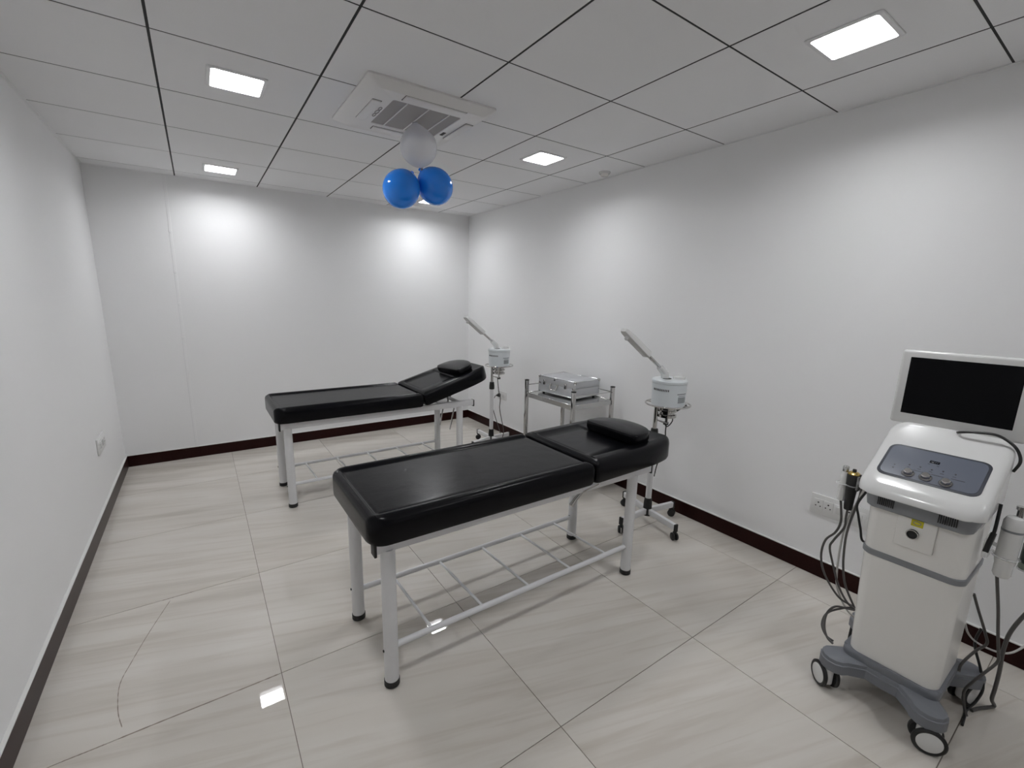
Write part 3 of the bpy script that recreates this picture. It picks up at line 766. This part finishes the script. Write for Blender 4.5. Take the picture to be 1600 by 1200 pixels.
loft(b, [[(x, y, 0.088) for x, y in base_outline(0.006)], [(x, y, 0.092) for x, y in base_outline(0.0)], [(x, y, 0.128) for x, y in base_outline(0.0)],
         [(x, y, 0.130) for x, y in base_outline(0.004)], [(x, y, 0.133) for x, y in base_outline(0.004)], [(x, y, 0.142) for x, y in base_outline(0.006)], [(x, y, 0.147) for x, y in base_outline(0.014)]])
base = P('base', b, M['base_grey'])
b = B(); prism(b, rrect(2.135, 0.355, 0.31, 0.285, 0.03), 0.14, 0.175, 0.012); P('base_step', b, M['base_grey'], base)
for (cx, cy), ang, dx in (((1.950, 0.508), 140, (-0.012, 0.012)), ((1.940, 0.215), 204, (-0.012, -0.004)), ((2.305, 0.520), 100, (0.005, 0.01)), ((2.308, 0.188), 250, (0.0, 0.0))):
    a = R_(ang); ax = Vector((math.cos(a), math.sin(a), 0)); perp = Vector((-ax.y, ax.x, 0))
    c = Vector((cx + dx[0], cy + dx[1], 0.0475))
    b = B(); cyl(b, c + Vector((0, 0, 0.01)), c + Vector((0, 0, 0.046)), 0.014, n=12)
    rot = Matrix.Rotation(a, 4, 'Z')
    box(b, c + Vector((0, 0, 0.006)), (0.030, 0.062, 0.075), 0.010, 3, rot); cs = P('castor', b, M['white_plastic'])
    for s in (-1, 1):
        b = B(); lathe(b, [(0.034, -0.007), (0.043, -0.007), (0.0475, -0.003), (0.0475, 0.004), (0.043, 0.0075), (0.038, 0.0075), (0.034, 0.005)], 32, c + ax * 0.0225 * s, ax * s); P('tyre', b, M['rubber'], cs)
        b = B(); lathe(b, [(0.0, -0.006), (0.0375, -0.006), (0.0375, 0.0055), (0.030, 0.008), (0.0, 0.0095)], 28, c + ax * 0.0225 * s, ax * s); P('wheel_disc', b, M['white_plastic'], cs)
# body column
def body_ring(z, w_, x0=None, x1=2.28, r=0.035, ins=0):
    f = (z - 0.15) / 0.6
    y0 = 0.222 + 0.001 * f; y1 = 0.482 + 0.022 * f
    xx0 = 1.996 - 0.004 * f
    out = []
    cx, cy = (xx0 + x1) / 2, (y0 + y1) / 2
    pts = rrect(cx, cy, x1 - xx0 - 2 * ins, y1 - y0 - 2 * ins, r, 6)
    # gently bowed front
    for x, y in pts:
        if x < cx: x -= 0.012 * max(0.0, 1 - ((y - cy) / ((y1 - y0) / 2)) ** 2)
        out.append((x, y, z))
    return out
b = B(); loft(b, [body_ring(z, 0) for z in (0.150, 0.30, 0.45, 0.583)]); lowb = P('lower_body', b, M['cream_plastic'])
b = B(); loft(b, [body_ring(0.583, 0, ins=-0.002), body_ring(0.585, 0, ins=-0.004), body_ring(0.604, 0, ins=-0.004), body_ring(0.606, 0, ins=-0.002)]); P('trim_band', b, M['grey_plastic'])
b = B(); loft(b, [body_ring(z, 0) for z in (0.606, 0.70, 0.778)]); upb = P('upper_body', b, M['cream_plastic'])
# raised strip with the key switch and sticker
b = B(); span(b, (1.9765, 0.308, 0.66), (1.99, 0.412, 0.775), 0.003); kp = P('switch_plate', b, M['cream_plastic'])
b = B(); span(b, (1.9745, 0.343, 0.746), (1.979, 0.375, 0.772), 0.001, 1); st_ = P('warning_sticker', b, M['yellow'], kp)
b = B(); lathe(b, [(0.0165, -0.002), (0.0165, 0.006), (0.0135, 0.010), (0.012, 0.004), (0.0, 0.003)], 24, (1.9755, 0.365, 0.717), (-1, 0, 0)); P('key_switch', b, M['rubber'], kp)
b = B(); tube(b, [(1.9675, 0.365 + 0.0155 * math.cos(2 * PI * k / 24), 0.717 + 0.0155 * math.sin(2 * PI * k / 24)) for k in range(25)], 0.0022, 6, smooth=False, closed=True); P('switch_ring', b, M['chrome'], kp)
b = B()
tube(b, [(1.9742, 0.359 + 0.010 * math.cos(2 * PI * k / 16), 0.759 + 0.006 * math.sin(2 * PI * k / 16)) for k in range(17)], 0.0012, 5, smooth=False, closed=True)
P('sticker_print', b, M['grey_plastic'], kp)
# vent band
def con(z, ins, x0=1.945, x1=2.235, y0=0.205, y1=0.530, r=0.05):
    cx, cy = (x0 + x1) / 2, (y0 + y1) / 2
    return [(x - 0.010 * max(0.0, 1 - ((y - cy) / 0.16) ** 2) if x < cx else x, y, z) for x, y in rrect(cx, cy, x1 - x0 - 2 * ins, y1 - y0 - 2 * ins, r - min(ins, 0.03), 8)]
b = B(); loft(b, [con(0.772, 0.030), con(0.778, 0.022), con(0.830, 0.014), con(0.838, 0.014)]); vb = P('vent_band', b, M['grey_plastic'])
for y0 in (0.421, 0.260):
    for k in range(9):
        y = y0 + 0.003 + k * 0.0054
        xx = 1.945 + 0.0165 - 0.010 * max(0.0, 1 - ((y - 0.3675) / 0.16) ** 2)
        b = B(); span(b, (xx - 0.0015, y, 0.792), (xx + 0.002, y + 0.0026, 0.822)); P('vent_slot', b, M['dark_slot'], vb, smooth=False)
# console
def ztop(x): return 0.875 + 0.6 * (x - 1.95)
x0c, x1c, y0c, y1c = 1.928, 2.238, 0.203, 0.535
ccx, ccy = (x0c + x1c) / 2, (y0c + y1c) / 2
out = rrect(ccx, ccy, x1c - x0c, y1c - y0c, 0.048, 10)
out = [(x - 0.008 * max(0.0, 1 - ((y - ccy) / 0.166) ** 2) if x < ccx - 0.08 else x, ccy + (y - ccy) * (1.0 if x < 2.05 else 1.0 + 0.015 * ((x - 2.05) / 0.19) ** 2)) for x, y in out]
def cring(ins, dz, bottom=False):
    s = []
    for x, y in out:
        sx = ccx + (x - ccx) * (1 - ins / 0.155); sy = ccy + (y - ccy) * (1 - ins / 0.166)
        if bottom:
            z = 0.832 + max(0.0, (sx - 2.0)) * 0.10
        else:
            z = ztop(sx)
            if sx > 2.13: z += 0.02 * ((sx - 2.13) / 0.1) ** 2
            z = z + dz
        s.append((sx, sy, z))
    return s
b = B()
loft(b, [cring(0.03, 0, True), cring(0.008, 0, True)] + [[(x, y, z + 0.003) for x, y, z in cring(0.0, 0, True)]] +
     [cring(0.0, -0.028), cring(0.001, -0.020), cring(0.005, -0.012), cring(0.012, -0.005), cring(0.022, -0.001), cring(0.03, 0), cring(0.06, 0), cring(0.10, 0), cring(0.14, 0)])
consl = P('console', b, M['white_plastic'], sharp=50)
# slanted control panel in the console plane
sl = math.atan(0.6); NU = Vector((math.cos(sl), 0, math.sin(sl))); NN = Vector((-math.sin(sl), 0, math.cos(sl))); NY = Vector((0, -1, 0))
PC = Vector((2.0575, 0.3685, ztop(2.0575)))
rotp = Matrix((NY, NU, NN)).transposed().to_4x4()    # local x -> right (-y), local y -> up the slope, z -> normal
def onp(bm):
    bmesh.ops.transform(bm, matrix=Matrix.Translation(PC) @ rotp, verts=bm.verts[:]); return bm
b = B(); prism(b, rrect(0, 0, 0.268, 0.166, 0.026), -0.004, 0.0022, 0.0012, 2); P('panel_rim', onp(b), M['panel_rim'], consl)
b = B(); prism(b, rrect(0, 0, 0.252, 0.150, 0.021), -0.004, 0.0034, 0.0008, 1); P('control_panel', onp(b), M['panel_grey'], consl)
def toloc(x, y): return ((0.3685 - y), (x - 2.0575) / math.cos(sl))
for (x, y) in ((2.012, 0.417), (2.012, 0.371), (2.009, 0.319)):
    u, v = toloc(x, y)
    b = B(); lathe(b, [(0.0155, 0.003), (0.0155, 0.005), (0.0125, 0.006), (0.0118, 0.017), (0.0095, 0.0195), (0.0, 0.0195)], 24, (u, v, 0)); kn = P('knob', onp(b), M['chrome'], consl)
    b = B(); lathe(b, [(0.0, 0.0032), (0.0185, 0.0032), (0.0185, 0.0040), (0.0, 0.0040)], 24, (u, v, 0)); P('knob_dial', onp(b), M['print'], consl)
u, v = toloc(2.081, 0.368)
b = B(); box(b, (u, v, 0.0035), (0.026, 0.011, 0.003), 0.001); P('display', onp(b), M['screen'], consl)
b = B()
for k in range(4):
    box(b, (u - 0.008 + k * 0.0054, v, 0.0051), (0.0026, 0.0012, 0.0006)); box(b, (u - 0.0093 + k * 0.0054, v - 0.0012, 0.0051), (0.0007, 0.005, 0.0006)); box(b, (u - 0.0067 + k * 0.0054, v + 0.0008, 0.0051), (0.0007, 0.005, 0.0006))
P('display_digits', onp(b), M['panel_grey'], consl)
for (x, y) in ((2.048, 0.425), (2.049, 0.396), (2.049, 0.366), (2.053, 0.338), (2.052, 0.307), (2.035, 0.462), (2.022, 0.462)):
    u, v = toloc(x, y)
    b = B(); lathe(b, [(0.0, 0.003), (0.0028, 0.003), (0.0028, 0.0046), (0.0, 0.0050)], 10, (u, v, 0)); 
    P('indicator_light', onp(b), M['print'] if y < 0.45 else M['panel_rim'], consl)
b = B()
for (x, y, ln) in ((2.038, 0.425, 0.007), (2.039, 0.396, 0.009), (2.039, 0.366, 0.009), (2.042, 0.338, 0.010), (2.041, 0.307, 0.009), (2.030, 0.395, 0.030), (2.030, 0.350, 0.040), (2.032, 0.296, 0.034), (2.070, 0.380, 0.006), (2.068, 0.356, 0.006)):
    u, v = toloc(x, y); box(b, (u, v, 0.0036), (ln, 0.0022, 0.0006))
P('panel_print', onp(b), M['print'], consl)
# monitor
MX = 2.225
b = B(); span(b, (MX, 0.192, 1.046), (MX + 0.035, 0.549, 1.328), 0.010, 4); mon = P('monitor', b, M['white_plastic'])
b = B(); span(b, (MX - 0.0012, 0.2265, 1.087), (MX + 0.004, 0.5205, 1.3025), 0.0008, 1); P('screen', b, M['screen'], mon)
b = B(); span(b, (MX + 0.012, 0.30, 0.95), (MX + 0.042, 0.44, 1.10), 0.008); P('monitor_mount', b, M['grey_plastic'])
b = B(); tube(b, [(2.228, 0.355, 1.046), (2.20, 0.34, 1.056), (2.198, 0.298, 1.066), (2.198, 0.252, 1.067), (2.2, 0.215, 1.045), (2.20, 0.197, 1.020), (2.20, 0.190, 0.990), (2.205, 0.200, 0.955)], 0.0045, 8); P('monitor_cable', b, M['cable_black'])
# left holder bracket
b = B(); span(b, (2.03, 0.505, 0.815), (2.09, 0.56, 0.828), 0.003); span(b, (2.03, 0.555, 0.79), (2.09, 0.561, 0.845), 0.002, 1); hl = P('handpiece_holder', b, M['acrylic'])
b = B()
for y in (0.578, 0.609): tube(b, [(2.05 + 0.020 * math.cos(2 * PI * k / 16), y + 0.0195 * math.sin(2 * PI * k / 16), 0.800) for k in range(17)], 0.0030, 6, smooth=False, closed=True)
P('holder_ring', b, M['acrylic'], hl)
# cables on the left
def cab(pts, r, m_, name='cable'):
    b = B(); tube(b, pts, r, 8, sub=7); return P(name, b, m_)
cab([(2.02, 0.540, 0.818), (2.04, 0.545, 0.77), (2.045, 0.552, 0.72), (2.06, 0.566, 0.64), (2.08, 0.575, 0.56), (2.09, 0.57, 0.45), (2.10, 0.553, 0.36), (2.14, 0.52, 0.26)], 0.0042, M['cable_grey'])
cab([(2.03, 0.525, 0.80), (2.03, 0.545, 0.74), (2.02, 0.533, 0.70), (2.015, 0.517, 0.65), (2.03, 0.510, 0.605), (2.08, 0.498, 0.58)], 0.0042, M['cable_black'])
cab([(2.02, 0.530, 0.81), (2.05, 0.552, 0.74), (2.08, 0.583, 0.62), (2.10, 0.592, 0.47), (2.12, 0.585, 0.33), (2.16, 0.545, 0.22), (2.2, 0.50, 0.18)], 0.0040, M['cable_white'])
# cables on the right
def pxs(*a): return list(a)
cab([(2.26, 0.222, 0.46), (2.28, 0.205, 0.40), (2.30, 0.175, 0.31), (2.30, 0.165, 0.27), (2.28, 0.185, 0.235), (2.23, 0.205, 0.19), (2.21, 0.205, 0.165)], 0.0045, M['cable_grey'])
cab([(2.34, 0.19, 0.30), (2.33, 0.195, 0.235), (2.31, 0.165, 0.16), (2.29, 0.145, 0.10), (2.285, 0.152, 0.04), (2.25, 0.165, 0.012), (2.23, 0.165, 0.006), (2.15, 0.160, 0.006)], 0.0045, M['cable_black'])
cab([(2.26, 0.232, 0.36), (2.30, 0.215, 0.28), (2.35, 0.18, 0.23), (2.42, 0.12, 0.205), (2.50, 0.08, 0.24), (2.58, 0.03, 0.34)], 0.0035, M['cable_white'])
cab([(2.36, 0.045, 0.52), (2.32, 0.085, 0.47), (2.28, 0.115, 0.38), (2.27, 0.122, 0.30), (2.28, 0.118, 0.20), (2.30, 0.118, 0.12), (2.33, 0.120, 0.05), (2.36, 0.112, 0.010), (2.33, 0.125, 0.008), (2.29, 0.145, 0.008), (2.26, 0.155, 0.008)], 0.0060, M['cable_grey'])
# right side accessory arm
b = B()
tube(b, [(2.09, 0.207, 0.735), (2.10, 0.185, 0.728), (2.10, 0.165, 0.725)], 0.005, 8, smooth=False); tube(b, [(2.12, 0.207, 0.722), (2.13, 0.185, 0.712), (2.12, 0.165, 0.708)], 0.005, 8, smooth=False)
tube(b, [(2.105 + 0.030 * math.cos(2 * PI * k / 20), 0.160 + 0.030 * math.sin(2 * PI * k / 20), 0.695) for k in range(21)], 0.0035, 6, smooth=False, closed=True)
span(b, (2.07, 0.195, 0.68), (2.15, 0.212, 0.745), 0.004)
ar = P('accessory_arm', b, M['acrylic'])
b = B(); tube(b, [(2.10, 0.198, 0.865), (2.07, 0.194, 0.80), (2.065, 0.194, 0.775)], 0.0045, 8); tube(b, [(2.065, 0.194, 0.775), (2.045, 0.198, 0.735), (2.035, 0.199, 0.715)], 0.0075, 8); P('probe_lead', b, M['rubber'])

# ------------------------------------------------------------ handpieces and bottle
def hand(name, loc, label, cat, grp=None): return thing(name, loc, label, cat, grp)
h = hand('handpiece', (2.05, 0.578, 0.70), 'black handpiece with gold top hanging at left of the facial machine', 'handpiece', 'handpieces hung on the facial machine')
b = B(); lathe(b, [(0.0, 0.0), (0.013, 0.0), (0.0145, 0.010), (0.016, 0.05), (0.0195, 0.10), (0.0215, 0.142), (0.020, 0.148), (0.0, 0.148)], 20); obj('grip', b, M['rubber'], h)
b = B(); lathe(b, [(0.0205, 0.143), (0.0205, 0.150), (0.013, 0.156), (0.0, 0.157)], 20); obj('gold_ring', b, M['gold'], h)
b = B(); lathe(b, [(0.007, 0.155), (0.0065, 0.166), (0.0, 0.168)], 14); obj('tip', b, M['rubber'], h)
b = B(); tube(b, [(0.0, -0.018, 0.150), (0.0, -0.024, 0.13), (0.0, -0.024, 0.10), (0.0, -0.016, 0.085)], 0.006, 8); obj('trigger', b, M['rubber'], h)
b = B(); tube(b, [(0, 0, 0.003), (0.01, 0.003, -0.04), (0.02, 0.006, -0.09), (0.03, 0.035, -0.16), (0.035, 0.045, -0.20), (0.05, 0.030, -0.27), (0.06, 0.0, -0.36), (0.07, -0.035, -0.42), (0.075, -0.064, -0.440), (0.055, -0.048, -0.438), (0.03, -0.012, -0.440), (0.0, 0.004, -0.470), (-0.03, -0.004, -0.512), (-0.05, -0.025, -0.540), (-0.058, -0.05, -0.549)], 0.0042, 8, sub=7); obj('cable', b, M['cable_grey'], h)
h = hand('handpiece', (2.06, 0.609, 0.725), 'white cylindrical handpiece with steel tip beside the black one', 'handpiece', 'handpieces hung on the facial machine')
b = B(); lathe(b, [(0.0, 0.0), (0.0115, 0.0), (0.0135, 0.010), (0.0135, 0.117), (0.011, 0.121), (0.0, 0.121)], 20); obj('grip', b, M['white_plastic'], h)
b = B(); lathe(b, [(0.0105, 0.12), (0.0105, 0.141), (0.009, 0.143), (0.0, 0.143)], 20); obj('steel_tip', b, M['steel'], h)
b = B(); tube(b, [(0, 0, 0.003), (-0.005, -0.008, -0.03), (0.0, -0.014, -0.09), (0.01, 0.0, -0.145), (0.02, 0.032, -0.20), (0.03, 0.040, -0.28), (0.04, 0.018, -0.36), (0.06, -0.035, -0.44), (0.075, -0.085, -0.462), (0.05, -0.06, -0.474), (0.01, -0.024, -0.502), (-0.02, -0.02, -0.545), (-0.04, -0.045, -0.572), (-0.05, -0.075, -0.574)], 0.0042, 8, sub=7); obj('cable', b, M['cable_grey'], h)
h = hand('handpiece', (2.105, 0.160, 0.622), 'white spray handpiece hanging at right of the facial machine', 'handpiece', 'handpieces hung on the facial machine')
b = B(); lathe(b, [(0.0, 0.0), (0.017, 0.002), (0.022, 0.012), (0.022, 0.045), (0.025, 0.060), (0.026, 0.165)], 24); obj('barrel', b, M['white_plastic'], h)
b = B(); lathe(b, [(0.0265, 0.163), (0.0268, 0.169), (0.0265, 0.170)], 24); obj('seam_ring', b, M['grey_plastic'], h)
b = B(); lathe(b, [(0.026, 0.169), (0.026, 0.195), (0.020, 0.210), (0.010, 0.215), (0.0, 0.215)], 24); obj('cap', b, M['white_plastic'], h)
b = B(); lathe(b, [(0.008, 0.213), (0.008, 0.238), (0.012, 0.239), (0.012, 0.250), (0.0, 0.252)], 16, (0.004, -0.006, 0)); obj('spray_nozzle', b, M['chrome'], h)
b = B(); tube(b, [(-0.005, 0.008, 0.004), (0.01, 0.0, -0.05), (0.03, -0.012, -0.13), (0.06, -0.022, -0.22), (0.10, -0.032, -0.31), (0.12, -0.035, -0.36), (0.10, -0.015, -0.41), (0.09, 0.005, -0.46), (0.10, 0.02, -0.52), (0.11, 0.012, -0.58), (0.11, 0.0, -0.615)], 0.0045, 8, sub=7); obj('cable', b, M['cable_grey'], h)
bt = thing('bottle', (2.16, 0.112, 0.655), 'dark green bottle cut by the right picture edge', 'bottle')
b = B(); lathe(b, [(0.0, 0.0), (0.022, 0.0), (0.024, 0.004), (0.024, 0.022), (0.0, 0.023)], 24); obj('bottle_base', b, M['green_pale'], bt)
b = B(); lathe(b, [(0.023, 0.0225), (0.024, 0.030), (0.024, 0.085), (0.016, 0.10), (0.0, 0.10)], 24); obj('bottle_body', b, M['green_dark'], bt)
b = B(); lathe(b, [(0.011, 0.098), (0.011, 0.118), (0.0, 0.119)], 18); obj('bottle_cap', b, M['white_plastic'], bt)
b = B(); tube(b, [(2.14, 0.195, 0.690), (2.16, 0.170, 0.660), (2.16, 0.140, 0.652)], 0.004, 8); lathe(b, [(0.0, -0.003), (0.026, -0.003), (0.026, 0.0), (0.0, 0.0)], 24, (2.16, 0.112, 0.655)); P('bottle_tray', b, M['acrylic'], ar)
